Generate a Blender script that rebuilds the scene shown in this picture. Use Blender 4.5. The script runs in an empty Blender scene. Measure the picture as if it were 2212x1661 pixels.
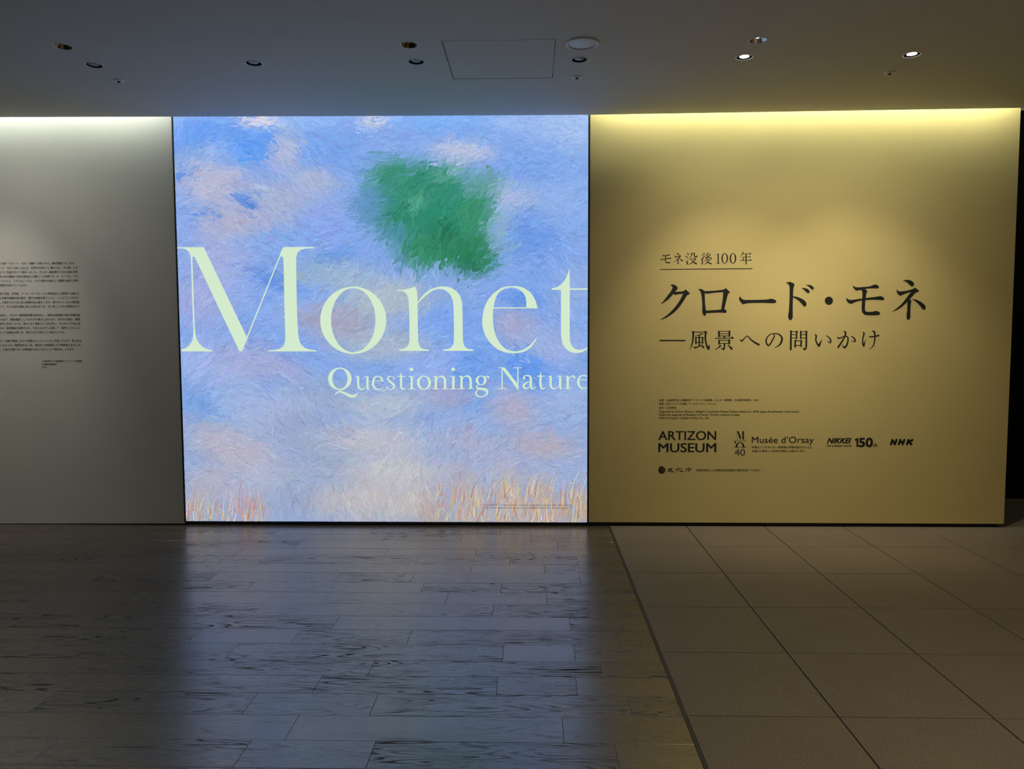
import bpy, math, random
import numpy as np
from mathutils import Matrix, Vector
from mathutils.geometry import tessellate_polygon

random.seed(7)
rng = np.random.default_rng(7)
scene = bpy.context.scene
COL = scene.collection

# ------------------------------------------------------------------ camera
FPX, YAW, PITCH, ROLL = 1653.07, -0.0263, 0.0674, -0.0032
CAM = np.array([-0.59796, -5.9334, 1.5039])
cy, sy, cp, sp = math.cos(YAW), math.sin(YAW), math.cos(PITCH), math.sin(PITCH)
FW = np.array([sy * cp, cy * cp, -sp]); _r = np.array([cy, -sy, 0.0]); _u = np.cross(_r, FW)
RT = math.cos(ROLL) * _r + math.sin(ROLL) * _u
UP = -math.sin(ROLL) * _r + math.cos(ROLL) * _u
cam_d = bpy.data.cameras.new('camera')
cam_d.sensor_fit = 'HORIZONTAL'; cam_d.sensor_width = 36.0; cam_d.lens = FPX / 2212 * 36
cam = bpy.data.objects.new('camera', cam_d); COL.objects.link(cam)
cam.matrix_world = Matrix([[RT[0], UP[0], -FW[0], CAM[0]], [RT[1], UP[1], -FW[1], CAM[1]],
                           [RT[2], UP[2], -FW[2], CAM[2]], [0, 0, 0, 1]])
scene.camera = cam

def at(px, py, y=None, z=None):
    """point of a photo pixel on a plane y=const or z=const"""
    d = FW + RT * ((px - 1106) / FPX) + UP * (-(py - 830.5) / FPX)
    t = (y - CAM[1]) / d[1] if y is not None else (z - CAM[2]) / d[2]
    return CAM + d * t

# ------------------------------------------------------------------ world, lights, exposure
vs = scene.view_settings
vs.view_transform = 'Standard'; vs.look = 'None'; vs.exposure = 0.0; vs.gamma = 1.0; vs.use_curve_mapping = False
world = bpy.data.worlds.new('world'); scene.world = world; world.use_nodes = True
world.node_tree.nodes['Background'].inputs[0].default_value = (0.86, 0.80, 0.66, 1)
world.node_tree.nodes['Background'].inputs[1].default_value = 0.125

YW = -0.0457           # face of the display wall
ZC = 3.116             # underside of the ceiling

def area(name, loc, size_x, size_y, power, color, aim):
    l = bpy.data.lights.new(name, 'AREA'); l.shape = 'RECTANGLE'; l.size = size_x; l.size_y = size_y
    l.energy = power; l.color = color
    o = bpy.data.objects.new(name, l); COL.objects.link(o); o.location = loc
    o.rotation_euler = Vector(aim).to_track_quat('-Z', 'Y').to_euler()
    return o

def spot(name, loc, target, power, color, deg, blend=1.0, radius=0.02):
    l = bpy.data.lights.new(name, 'SPOT'); l.energy = power; l.color = color
    l.spot_size = math.radians(deg); l.spot_blend = blend; l.shadow_soft_size = radius
    o = bpy.data.objects.new(name, l); COL.objects.link(o); o.location = loc
    o.rotation_euler = (Vector(target) - Vector(loc)).to_track_quat('-Z', 'Y').to_euler()
    return o

# strips hidden in the slot between ceiling and wall
COVE = (0.92, 1.0, 0.93)
area('cove_strip_light', (-4.75, -0.195, 3.35), 2.8, 0.03, 12.0, COVE, (0, 0.5, -0.85))
area('cove_strip_light', (-1.75, -0.135, 3.35), 3.1, 0.03, 5.0, (0.8, 0.9, 1.0), (0, 0.5, -0.85))
area('cove_strip_light', (1.44, -0.155, 3.35), 3.1, 0.03, 23.0, COVE, (0, 0.5, -0.85))
area('cove_strip_light', (4.9, 0.75, 3.75), 1.8, 0.03, 5.0, COVE, (0, 0.6, -0.4))
# the lit wall-washers
WARM = (1.0, 0.90, 0.72)
for lx_, tx_, pw_ in ((0.653, 0.95, 55), (1.621, 1.84, 52)):
    spot('spot_lamp', (lx_, -1.245, 3.10), (tx_, YW, 0.95), pw_, WARM, 70)
    spot('spot_spill', (lx_, -1.245, 3.10), (tx_, YW, 1.4), 27, WARM, 104)
spot('spot_lamp', (-4.52, -1.28, 3.10), (-5.05, YW, 1.0), 44, (1.0, 0.95, 0.88), 70)
spot('spot_spill', (-4.52, -1.28, 3.10), (-4.4, YW, 1.5), 17, (1.0, 0.95, 0.88), 104)
# added dim fill lights in place of the hall's unseen general lighting
h1 = area('hall_fill_light', (2.2, -5.0, 3.05), 3.4, 2.5, 44.0, (1.0, 0.86, 0.66), (-0.02, 0.08, -1)); h1.data.spread = math.radians(110)
h2 = area('hall_fill_light', (-3.6, -5.4, 3.05), 2.5, 2.0, 3.0, (1.0, 0.88, 0.66), (0, 0.1, -1)); h2.data.spread = math.radians(110)

# ------------------------------------------------------------------ helpers
def lin(c):
    return tuple((v / 255 / 12.92) if v / 255 <= 0.04045 else ((v / 255 + 0.055) / 1.055) ** 2.4 for v in c)

def mat(name, col=(0.5, 0.5, 0.5), rough=0.6, metal=0.0, spec=0.5, emit=None, estr=1.0):
    m = bpy.data.materials.new(name); m.use_nodes = True
    b = m.node_tree.nodes['Principled BSDF']
    b.inputs['Base Color'].default_value = (*col, 1); b.inputs['Roughness'].default_value = rough
    b.inputs['Metallic'].default_value = metal; b.inputs['Specular IOR Level'].default_value = spec
    if emit is not None:
        b.inputs['Emission Color'].default_value = (*emit, 1); b.inputs['Emission Strength'].default_value = estr
    return m

def N(m, t, **kw):
    n = m.node_tree.nodes.new(t)
    for k, v in kw.items(): setattr(n, k, v)
    return n

def noise_paint(m, base, dark, scale, lo=0.35, hi=0.65, bump=0.0, bscale=None, detail=4):
    """gentle colour variation and relief, in object coordinates"""
    nt = m.node_tree; b = nt.nodes['Principled BSDF']
    tc = N(m, 'ShaderNodeTexCoord'); nz = N(m, 'ShaderNodeTexNoise')
    nz.inputs['Scale'].default_value = scale; nz.inputs['Detail'].default_value = detail
    cr = N(m, 'ShaderNodeValToRGB'); cr.color_ramp.elements[0].position = lo; cr.color_ramp.elements[1].position = hi
    cr.color_ramp.elements[0].color = (*dark, 1); cr.color_ramp.elements[1].color = (*base, 1)
    nt.links.new(tc.outputs['Object'], nz.inputs['Vector']); nt.links.new(nz.outputs['Fac'], cr.inputs['Fac'])
    nt.links.new(cr.outputs['Color'], b.inputs['Base Color'])
    if bump:
        n2 = N(m, 'ShaderNodeTexNoise'); n2.inputs['Scale'].default_value = bscale or scale * 6
        bp_ = N(m, 'ShaderNodeBump'); bp_.inputs['Strength'].default_value = bump; bp_.inputs['Distance'].default_value = 0.002
        nt.links.new(tc.outputs['Object'], n2.inputs['Vector']); nt.links.new(n2.outputs['Fac'], bp_.inputs['Height'])
        nt.links.new(bp_.outputs['Normal'], b.inputs['Normal'])
    return m

def link(name, me, m=None, parent=None):
    o = bpy.data.objects.new(name, me); COL.objects.link(o)
    if m is not None and not me.materials: me.materials.append(m)
    if parent is not None: o.parent = parent
    return o

def mesh(name, verts, faces, m=None, parent=None, smooth=False):
    me = bpy.data.meshes.new(name); me.from_pydata([tuple(map(float, v)) for v in verts], [], faces)
    if smooth: me.polygons.foreach_set('use_smooth', [True] * len(me.polygons))
    me.update()
    return link(name, me, m, parent)

def boxvf(x0, x1, y0, y1, z0, z1):
    v = [(x0, y0, z0), (x1, y0, z0), (x1, y1, z0), (x0, y1, z0), (x0, y0, z1), (x1, y0, z1), (x1, y1, z1), (x0, y1, z1)]
    f = [(0, 3, 2, 1), (4, 5, 6, 7), (0, 1, 5, 4), (1, 2, 6, 5), (2, 3, 7, 6), (3, 0, 4, 7)]
    return v, f

def box(name, x0, x1, y0, y1, z0, z1, m, parent=None):
    return mesh(name, *boxvf(x0, x1, y0, y1, z0, z1), m, parent)

def chamfer_slab(name, x0, x1, y0, y1, z0, z1, c, m, parent=None):
    """slab whose top edge is broken by a small chamfer"""
    v = [(x0, y0, z0), (x1, y0, z0), (x1, y1, z0), (x0, y1, z0),
         (x0, y0, z1 - c), (x1, y0, z1 - c), (x1, y1, z1 - c), (x0, y1, z1 - c),
         (x0 + c, y0 + c, z1), (x1 - c, y0 + c, z1), (x1 - c, y1 - c, z1), (x0 + c, y1 - c, z1)]
    f = [(0, 3, 2, 1), (8, 9, 10, 11)]
    for a in range(4):
        b = (a + 1) % 4
        f += [(a, b, b + 4, a + 4), (a + 4, b + 4, b + 8, a + 8)]
    return mesh(name, v, f, m, parent)

def prism_xz(name, pts, y0, y1, m, parent=None):
    """front outline in x,z given a depth"""
    n = len(pts)
    v = [(p[0], y0, p[1]) for p in pts] + [(p[0], y1, p[1]) for p in pts]
    f = [tuple(range(n)), tuple(range(2 * n - 1, n - 1, -1))] + [(i, i + n, (i + 1) % n + n, (i + 1) % n) for i in range(n)]
    return mesh(name, v, f, m, parent)

def lathe(name, prof, m, parent=None, seg=40, loc=(0, 0, 0), smooth=True):
    """prof: (radius, z) pairs turned about z"""
    v = []; f = []
    for r, z in prof:
        for k in range(seg):
            a = 2 * math.pi * k / seg; v.append((r * math.cos(a), r * math.sin(a), z))
    for i in range(len(prof) - 1):
        for k in range(seg):
            k2 = (k + 1) % seg
            f.append((i * seg + k, i * seg + k2, (i + 1) * seg + k2, (i + 1) * seg + k))
    o = mesh(name, v, f, m, parent, smooth); o.location = loc
    return o

def empty(name, loc):
    o = bpy.data.objects.new(name, None); COL.objects.link(o); o.location = loc; o.empty_display_size = 0.05
    return o

def tag(o, label=None, cat=None, group=None, kind=None):
    for k, v in (('label', label), ('category', cat), ('group', group), ('kind', kind)):
        if v: o[k] = v
    return o

def dup(root, loc):
    r = root.copy(); COL.objects.link(r); r.location = loc
    for ch in list(root.children):
        c = ch.copy(); COL.objects.link(c); c.parent = r
    return r

# ------------------------------------------------------------------ materials
m_wall_l = noise_paint(mat('grey_white_wall_paint', rough=0.75), (0.70, 0.68, 0.61), (0.67, 0.655, 0.59), 3.0, bump=0.03, bscale=220)
m_wall_r = noise_paint(mat('cream_gold_wall_paint', rough=0.75), (0.74, 0.60, 0.235), (0.72, 0.58, 0.222), 2.5, bump=0.03, bscale=220)
m_ceil = noise_paint(mat('ceiling_paint', rough=0.85), (0.58, 0.57, 0.545), (0.555, 0.545, 0.52), 1.2, bump=0.03, bscale=260)
m_black = mat('black_matt_metal', (0.006, 0.006, 0.006), 0.6)
m_dark = mat('dark_brown_wall_paint', (0.016, 0.012, 0.009), 0.9, spec=0.1)
m_sub = mat('dark_bedding_mortar', (0.012, 0.010, 0.008), 0.95, spec=0.1)
m_vinyl = mat('charcoal_vinyl_lettering', (0.018, 0.020, 0.016), 0.55, spec=0.3)
m_vinyl_g = mat('grey_vinyl_lettering', (0.09, 0.08, 0.065), 0.55, spec=0.3)
m_vinyl_s = mat('soft_black_small_print', (0.055, 0.052, 0.046), 0.6, spec=0.3)
m_trim = mat('pale_lamp_trim', (0.62, 0.62, 0.62), 0.35)
m_white = mat('white_enamel', (0.68, 0.68, 0.68), 0.4)
m_baffle = mat('black_lamp_baffle', (0.006, 0.007, 0.010), 0.35)
m_lens = mat('grey_lens_glass', (0.16, 0.17, 0.19), 0.25, spec=0.6)
m_bronze = mat('bronze_reflector', (0.20, 0.135, 0.075), 0.18, metal=1.0)
m_chrome = mat('silver_reflector', (0.92, 0.92, 0.92), 0.28, metal=1.0)
m_lamp = mat('glowing_lamp_lens', (1, 1, 1), 0.4, emit=(1.0, 0.93, 0.90), estr=14)
m_lampdim = mat('faint_lamp_core', (1, 1, 1), 0.4, emit=(0.85, 0.92, 1.0), estr=2.2)
m_strip = mat('dark_aluminium_strip', (0.075, 0.068, 0.056), 0.5, metal=0.2)
m_letter = mat('pale_green_print', (0.02, 0.02, 0.02), 0.5, spec=0.2, emit=lin((211, 234, 205)), estr=1.0)
m_caption = mat('brown_caption_print', (0.02, 0.02, 0.02), 0.5, spec=0.2, emit=lin((98, 84, 84)), estr=1.0)

def wood_material():
    m = mat('brushed_grey_oak', rough=0.3)
    nt = m.node_tree; L = nt.links; b = nt.nodes['Principled BSDF']
    tc = N(m, 'ShaderNodeTexCoord'); oi = N(m, 'ShaderNodeObjectInfo')
    # every plank is cut from another piece of the log
    mul = N(m, 'ShaderNodeMath', operation='MULTIPLY'); mul.inputs[1].default_value = 37.0
    L.new(oi.outputs['Random'], mul.inputs[0])
    off = N(m, 'ShaderNodeCombineXYZ'); L.new(mul.outputs[0], off.inputs['X'])
    mul2 = N(m, 'ShaderNodeMath', operation='MULTIPLY'); mul2.inputs[1].default_value = 11.0
    L.new(oi.outputs['Random'], mul2.inputs[0]); L.new(mul2.outputs[0], off.inputs['Z'])
    add = N(m, 'ShaderNodeVectorMath', operation='ADD'); L.new(tc.outputs['Object'], add.inputs[0]); L.new(off.outputs[0], add.inputs[1])
    # cathedral figure: contour lines of a stretched noise field
    mp = N(m, 'ShaderNodeMapping'); mp.inputs['Scale'].default_value = (0.9, 9.5, 1.0); L.new(add.outputs[0], mp.inputs['Vector'])
    n1 = N(m, 'ShaderNodeTexNoise'); n1.inputs['Scale'].default_value = 1.0; n1.inputs['Detail'].default_value = 2.0; n1.inputs['Roughness'].default_value = 0.45
    L.new(mp.outputs[0], n1.inputs['Vector'])
    m3 = N(m, 'ShaderNodeMath', operation='MULTIPLY'); m3.inputs[1].default_value = 21.0; L.new(n1.outputs['Fac'], m3.inputs[0])
    fr = N(m, 'ShaderNodeMath', operation='FRACT'); L.new(m3.outputs[0], fr.inputs[0])
    cr = N(m, 'ShaderNodeValToRGB'); e = cr.color_ramp.elements
    e[0].position = 0.0; e[0].color = (0, 0, 0, 1); e[1].position = 0.34; e[1].color = (1, 1, 1, 1)
    e.new(0.10).color = (0.15, 0.15, 0.15, 1); e.new(0.93).color = (1, 1, 1, 1); e.new(1.0).color = (0, 0, 0, 1)
    L.new(fr.outputs[0], cr.inputs['Fac'])
    # where the figure shows at all
    mp4 = N(m, 'ShaderNodeMapping'); mp4.inputs['Scale'].default_value = (1.6, 7.0, 1.0); L.new(add.outputs[0], mp4.inputs['Vector'])
    n4 = N(m, 'ShaderNodeTexNoise'); n4.inputs['Scale'].default_value = 1.3; n4.inputs['Detail'].default_value = 2; L.new(mp4.outputs[0], n4.inputs['Vector'])
    cr4 = N(m, 'ShaderNodeValToRGB'); cr4.color_ramp.elements[0].position = 0.40; cr4.color_ramp.elements[1].position = 0.62
    L.new(n4.outputs['Fac'], cr4.inputs['Fac'])
    fr2 = N(m, 'ShaderNodeMath', operation='FRACT'); m5 = N(m, 'ShaderNodeMath', operation='MULTIPLY'); m5.inputs[1].default_value = 7.3
    L.new(oi.outputs['Random'], m5.inputs[0]); L.new(m5.outputs[0], fr2.inputs[0])
    r5 = N(m, 'ShaderNodeMapRange'); r5.inputs['From Min'].default_value = 0.25; r5.inputs['From Max'].default_value = 0.75; r5.inputs['To Min'].default_value = 0.25; r5.inputs['To Max'].default_value = 1.0
    L.new(fr2.outputs[0], r5.inputs['Value'])
    m6 = N(m, 'ShaderNodeMath', operation='MULTIPLY'); L.new(r5.outputs[0], m6.inputs[0]); L.new(cr4.outputs['Color'], m6.inputs[1])
    mx4 = N(m, 'ShaderNodeMix', data_type='RGBA'); L.new(m6.outputs[0], mx4.inputs[0])
    mx4.inputs[6].default_value = (1, 1, 1, 1); L.new(cr.outputs['Color'], mx4.inputs[7])
    # fine pores
    mp2 = N(m, 'ShaderNodeMapping'); mp2.inputs['Scale'].default_value = (11.0, 210.0, 1.0); L.new(add.outputs[0], mp2.inputs['Vector'])
    n2 = N(m, 'ShaderNodeTexNoise'); n2.inputs['Scale'].default_value = 1.6; n2.inputs['Detail'].default_value = 3; L.new(mp2.outputs[0], n2.inputs['Vector'])
    cr2 = N(m, 'ShaderNodeValToRGB'); cr2.color_ramp.elements[0].position = 0.30; cr2.color_ramp.elements[0].color = (0.35, 0.35, 0.35, 1)
    cr2.color_ramp.elements[1].position = 0.47; L.new(n2.outputs['Fac'], cr2.inputs['Fac'])
    mm = N(m, 'ShaderNodeMix', data_type='RGBA', blend_type='MULTIPLY'); L.new(r5.outputs[0], mm.inputs[0])
    L.new(mx4.outputs[2], mm.inputs[6]); L.new(cr2.outputs['Color'], mm.inputs[7])
    # colour
    base = N(m, 'ShaderNodeMix', data_type='RGBA'); L.new(oi.outputs['Random'], base.inputs[0])
    base.inputs[6].default_value = (0.085, 0.064, 0.045, 1); base.inputs[7].default_value = (0.125, 0.098, 0.070, 1)
    cm = N(m, 'ShaderNodeMix', data_type='RGBA'); cm.inputs[6].default_value = (0.016, 0.012, 0.009, 1)
    L.new(mm.outputs[2], cm.inputs[0]); L.new(base.outputs[2], cm.inputs[7]); L.new(cm.outputs[2], b.inputs['Base Color'])
    rr = N(m, 'ShaderNodeMapRange'); rr.inputs['To Min'].default_value = 0.75; rr.inputs['To Max'].default_value = 0.24
    L.new(mm.outputs[2], rr.inputs['Value']); L.new(rr.outputs[0], b.inputs['Roughness'])
    sr = N(m, 'ShaderNodeMapRange'); sr.inputs['To Min'].default_value = 0.10; sr.inputs['To Max'].default_value = 1.0
    L.new(mm.outputs[2], sr.inputs['Value']); L.new(sr.outputs[0], b.inputs['Specular IOR Level'])
    b.inputs['IOR'].default_value = 1.78
    bu = N(m, 'ShaderNodeBump'); bu.inputs['Strength'].default_value = 0.22; bu.inputs['Distance'].default_value = 0.0006
    L.new(mm.outputs[2], bu.inputs['Height']); L.new(bu.outputs['Normal'], b.inputs['Normal'])
    return m
m_wood = wood_material()

def tile_material():
    m = mat('honed_stone_tile', rough=0.55)
    nt = m.node_tree; L = nt.links; b = nt.nodes['Principled BSDF']
    tc = N(m, 'ShaderNodeTexCoord'); oi = N(m, 'ShaderNodeObjectInfo')
    off = N(m, 'ShaderNodeCombineXYZ'); mul = N(m, 'ShaderNodeMath', operation='MULTIPLY'); mul.inputs[1].default_value = 23.0
    L.new(oi.outputs['Random'], mul.inputs[0]); L.new(mul.outputs[0], off.inputs['Z'])
    add = N(m, 'ShaderNodeVectorMath', operation='ADD'); L.new(tc.outputs['Object'], add.inputs[0]); L.new(off.outputs[0], add.inputs[1])
    n1 = N(m, 'ShaderNodeTexNoise'); n1.inputs['Scale'].default_value = 3.0; n1.inputs['Detail'].default_value = 5; L.new(add.outputs[0], n1.inputs['Vector'])
    n2 = N(m, 'ShaderNodeTexNoise'); n2.inputs['Scale'].default_value = 210.0; n2.inputs['Detail'].default_value = 2; L.new(add.outputs[0], n2.inputs['Vector'])
    c1 = N(m, 'ShaderNodeMix', data_type='RGBA'); c1.inputs[6].default_value = (0.215, 0.170, 0.120, 1); c1.inputs[7].default_value = (0.27, 0.225, 0.165, 1)
    L.new(n1.outputs['Fac'], c1.inputs[0])
    cr = N(m, 'ShaderNodeValToRGB'); cr.color_ramp.elements[0].position = 0.33; cr.color_ramp.elements[0].color = (0.74, 0.72, 0.69, 1)
    cr.color_ramp.elements[1].position = 0.62; cr.color_ramp.elements[1].color = (1.12, 1.12, 1.10, 1); L.new(n2.outputs['Fac'], cr.inputs['Fac'])
    mm = N(m, 'ShaderNodeMix', data_type='RGBA', blend_type='MULTIPLY'); mm.inputs[0].default_value = 1
    L.new(c1.outputs[2], mm.inputs[6]); L.new(cr.outputs['Color'], mm.inputs[7]); L.new(mm.outputs[2], b.inputs['Base Color'])
    bu = N(m, 'ShaderNodeBump'); bu.inputs['Strength'].default_value = 0.25; bu.inputs['Distance'].default_value = 0.0008
    L.new(n2.outputs['Fac'], bu.inputs['Height']); L.new(bu.outputs['Normal'], b.inputs['Normal'])
    b.inputs['Specular IOR Level'].default_value = 0.3
    return m
m_tile = tile_material()

# ------------------------------------------------------------------ floor: planks and tiles
floor = tag(box('floor', -7.5, 6.5, -9.0, 1.0, -0.06, -0.012, m_sub), kind='structure')
S = 700 / 2149
rows_cy = [104, 150, 198, 248, 302, 360, 424, 490, 565, 648, 736, 832, 940, 1044, 1162, 1308, 1475, 1661]
row_y = [-0.13] + [at(500 + 900 * S, 1120 + c * S, z=0)[1] for c in rows_cy]
row_y[0] = -0.125
# joints seen in the photograph: per row (pixel x at the row's near edge)
J = {  # row index -> list of (x, y) crop points, offset of the crop
    0: [(275, 104, 500), (915, 104, 500), (1783, 104, 500)],
    1: [(345, 150, 500), (1003, 150, 500), (1520, 150, 500), (1989, 150, 500)],
    2: [(1462, 198, 0), (415, 198, 500), (938, 196, 900)],
    3: [(10, 248, 500), (1012, 248, 500), (1618, 246, 500), (1187, 245, 900)],
    4: [(170, 302, 500), (1217, 300, 500), (1843, 300, 500), (1070, 300, 900)],
    5: [(1215, 365, 0), (1585, 358, 500), (2075, 358, 500)],
    6: [(1365, 428, 0), (680, 423, 500), (1185, 422, 500), (1087, 424, 900)],
    7: [(1145, 495, 0), (1612, 492, 0), (1253, 490, 500), (1785, 490, 500), (1257, 490, 900)],
    8: [(1417, 563, 500), (2093, 565, 500)],
    9: [(1665, 647, 0), (1730, 643, 500), (1143, 648, 900)],
    10: [(1125, 740, 0), (662, 732, 500), (1023, 735, 900)],
    11: [(1230, 832, 0), (387, 830, 500), (1162, 828, 500), (1345, 815, 900)],
    12: [(1480, 938, 0), (1798, 938, 500), (1055, 940, 900)],
    13: [(903, 1042, 500), (1235, 1048, 900)],
    14: [(532, 1160, 500), (1757, 1162, 500), (1068, 1163, 900)],
    15: [(913, 1306, 500), (1430, 1312, 900)],
    16: [(1885, 1470, 0), (977, 1476, 900)],
    17: [(160, 1650, 0), (1535, 1661, 0), (888, 1661, 500), (1348, 1661, 900)],
}
y = row_y[-1]
while y > -6.6:
    y -= 0.1835; row_y.append(y)
row_y = [-0.03] + row_y      # a narrow ripped row against the plinth
XB = -0.006                  # edge of the wood field
GAP = 0.0006
for i in range(len(row_y) - 1):
    y1, y0 = row_y[i], row_y[i + 1]
    xs = [at(off + x * S, 1120 + yy * S, z=0)[0] for x, yy, off in J.get(i - 1, [])]
    left = min(xs) if xs else XB - random.uniform(0.2, 1.1)
    if not xs: xs = [left]
    while left > -7.3:
        left -= random.choice([0.55, 0.72, 0.9, 1.1, 1.3]) + random.uniform(-0.05, 0.05); xs.append(left)
    xs = sorted(max(x, -7.39) for x in xs if x < XB - 0.08) + [XB]
    for a, b in zip(xs[:-1], xs[1:]):
        dz = random.uniform(-0.0003, 0.0003)
        w, d = (b - a) / 2 - GAP, (y1 - y0) / 2 - GAP
        o = chamfer_slab('plank', -w, w, -d, d, -0.012, dz, 0.0007, m_wood, floor)
        o.location = ((a + b) / 2, (y0 + y1) / 2, 0)
# metal strip between wood and stone
for k, (a, b, zt) in enumerate(((-0.005, 0.0008, 0.0008), (0.002, 0.0075, 0.0003))):
    box('edge_strip', a, b, -6.6, -0.03, -0.012, zt, m_strip, floor)
tile_me = None
for i in range(10):
    x0 = 0.6 * i + (0.007 if i == 0 else 0); x1 = 0.6 * (i + 1)
    for j in range(-2, 11):
        ya = -0.6 * j; yb = -0.6 * (j + 1)
        if j < 0 and x1 < 2.9: continue
        g = 0.0029
        if j == 0 and x1 < 3.05: ya = -0.03
        w, d = (x1 - x0) / 2 - g, (ya - yb) / 2 - g
        if i > 0 and not (j == 0 and x1 < 3.05):
            if tile_me is None:
                o = chamfer_slab('tile', -w, w, -d, d, -0.012, 0, 0.0012, m_tile, floor); tile_me = o.data
            else:
                o = link('tile', tile_me, None, floor)
        else:
            o = chamfer_slab('tile', -w, w, -d, d, -0.012, 0, 0.0012, m_tile, floor)
        o.location = ((x0 + x1) / 2, (ya + yb) / 2, random.uniform(-0.0003, 0.0003))

# ------------------------------------------------------------------ walls
ZT = 3.44
XL, XR, XE = -3.344, -0.158, 3.022
wall_l = tag(prism_xz('wall_left', [(-7.4, 0.004), (-4.828, 0.0045), (XL, 0.0105), (XL, ZT), (-7.4, ZT)], YW, 0.10, m_wall_l), kind='structure')
wall_r = tag(prism_xz('wall_right', [(XR, 0.0315), (1.5, 0.0305), (XE, 0.0285), (XE, ZT), (XR, ZT)], YW, 0.055, m_wall_r), kind='structure')
tag(box('wall_west', -7.55, -7.4, -9.0, 1.0, -0.05, 3.42, m_wall_l), kind='structure')
tag(box('wall_east', 6.5, 6.6, -9.0, 1.0, -0.05, 4.15, m_dark), kind='structure')
tag(box('baseboard_front', -7.4, 2.985, -0.028, 0.05, -0.012, 0.0300, m_black), kind='structure')
tag(box('wall_back', -6.6, 6.5, 0.99, 1.09, -0.05, 3.42, m_dark), kind='structure')
tag(box('wall_back_lit_top', 2.6, 6.5, 0.985, 1.09, 3.42, 4.15, m_white), kind='structure')  # top of the back wall; the cove light on it is put into a paler colour
tag(box('slot_light_cover', -7.5, 3.02, -0.32, 1.1, ZT + 0.002, ZT + 0.04, m_ceil), kind='structure')  # unseen cover over the slot, added to shut out world light

# ------------------------------------------------------------------ ceiling with real openings
FIX_SPOT = [(-3.226, -1.283), (-2.258, -1.283), (-1.285, -1.275), (-0.315, -1.275), (0.653, -1.279), (1.621, -1.287)]
FIX_DOWN = [(-3.228, -1.585), (-1.284, -1.541), (0.654, -1.542)]
R_SPOT, R_DOWN, R_SPK = 0.047, 0.047, 0.080
HX0, HX1, HY0, HY1 = -1.0975, -0.4635, -1.596, -0.953
def circ(cx, cy_, r, n=36): return [(cx + r * math.cos(2 * math.pi * k / n), cy_ + r * math.sin(2 * math.pi * k / n)) for k in range(n)]
edge_px = [(-500, 255.3), (0, 253), (370, 252), (820, 250.5), (1272, 248), (1740, 240.5), (2205, 233), (2700, 222)]
edge = [tuple(at(px, py, z=ZC)[:2]) for px, py in edge_px]
edge = [(-7.5, edge[0][1])] + edge + [(6.5, edge[-1][1])]
loops = [[(-7.5, -9.0)] + edge + [(6.5, -9.0)]]
loops += [circ(x, y_, R_SPOT) for x, y_ in FIX_SPOT + [(-4.52, -1.28)]] + [circ(x, y_, R_DOWN) for x, y_ in FIX_DOWN]
loops += [[(HX0, HY0), (HX1, HY0), (HX1, HY1), (HX0, HY1)]]
loops = [l[::-1] if k else l for k, l in enumerate(loops)]
tris = tessellate_polygon([[Vector((x, y_, 0)) for x, y_ in l] for l in loops])
flat = [p for l in loops for p in l]
nv = len(flat)
cv = [(x, y_, ZC) for x, y_ in flat] + [(x, y_, ZC + 0.03) for x, y_ in flat]
cf = [tuple(t) for t in tris] + [tuple(i + nv for i in t[::-1]) for t in tris]
k0 = 0
for l in loops:
    n = len(l)
    for k in range(n):
        a, b = k0 + k, k0 + (k + 1) % n
        cf.append((a, b, b + nv, a + nv))
    k0 += n
ceiling = tag(mesh('ceiling', cv, cf, m_ceil), kind='structure')
tag(box('ceiling', -7.5, 6.5, -9.0, -0.30, 3.36, 3.40, m_ceil), kind='structure')

# access hatch in the ceiling
hatch = tag(empty('access_hatch', ((HX0 + HX1) / 2, (HY0 + HY1) / 2, ZC)), 'square flush access hatch in the ceiling with thin dark joint', 'hatch')
hw, hd = (HX1 - HX0) / 2, (HY1 - HY0) / 2
mesh('door_panel', *boxvf(-hw + 0.0055, hw - 0.0055, -hd + 0.0055, hd - 0.0055, 0.0005, 0.014), m_ceil, hatch)
fv, ff = [], []
for bx_ in ((-hw, -hw + 0.0022, -hd, hd), (hw - 0.0022, hw, -hd, hd), (-hw, hw, -hd, -hd + 0.0022), (-hw, hw, hd - 0.0022, hd)):
    v_, f_ = boxvf(*bx_, 0.0004, 0.028); ff += [tuple(i + len(fv) for i in q) for q in f_]; fv += v_
mesh('frame', fv, ff, m_strip, hatch)
lt = lathe('latch', [(0.0, -0.003), (0.006, -0.003), (0.007, 0.0), (0.007, 0.001)], m_white, hatch, 16)
p = at(967.5, 133, z=ZC); lt.location = (p[0] - hatch.location.x, p[1] - hatch.location.y, 0)

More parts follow.
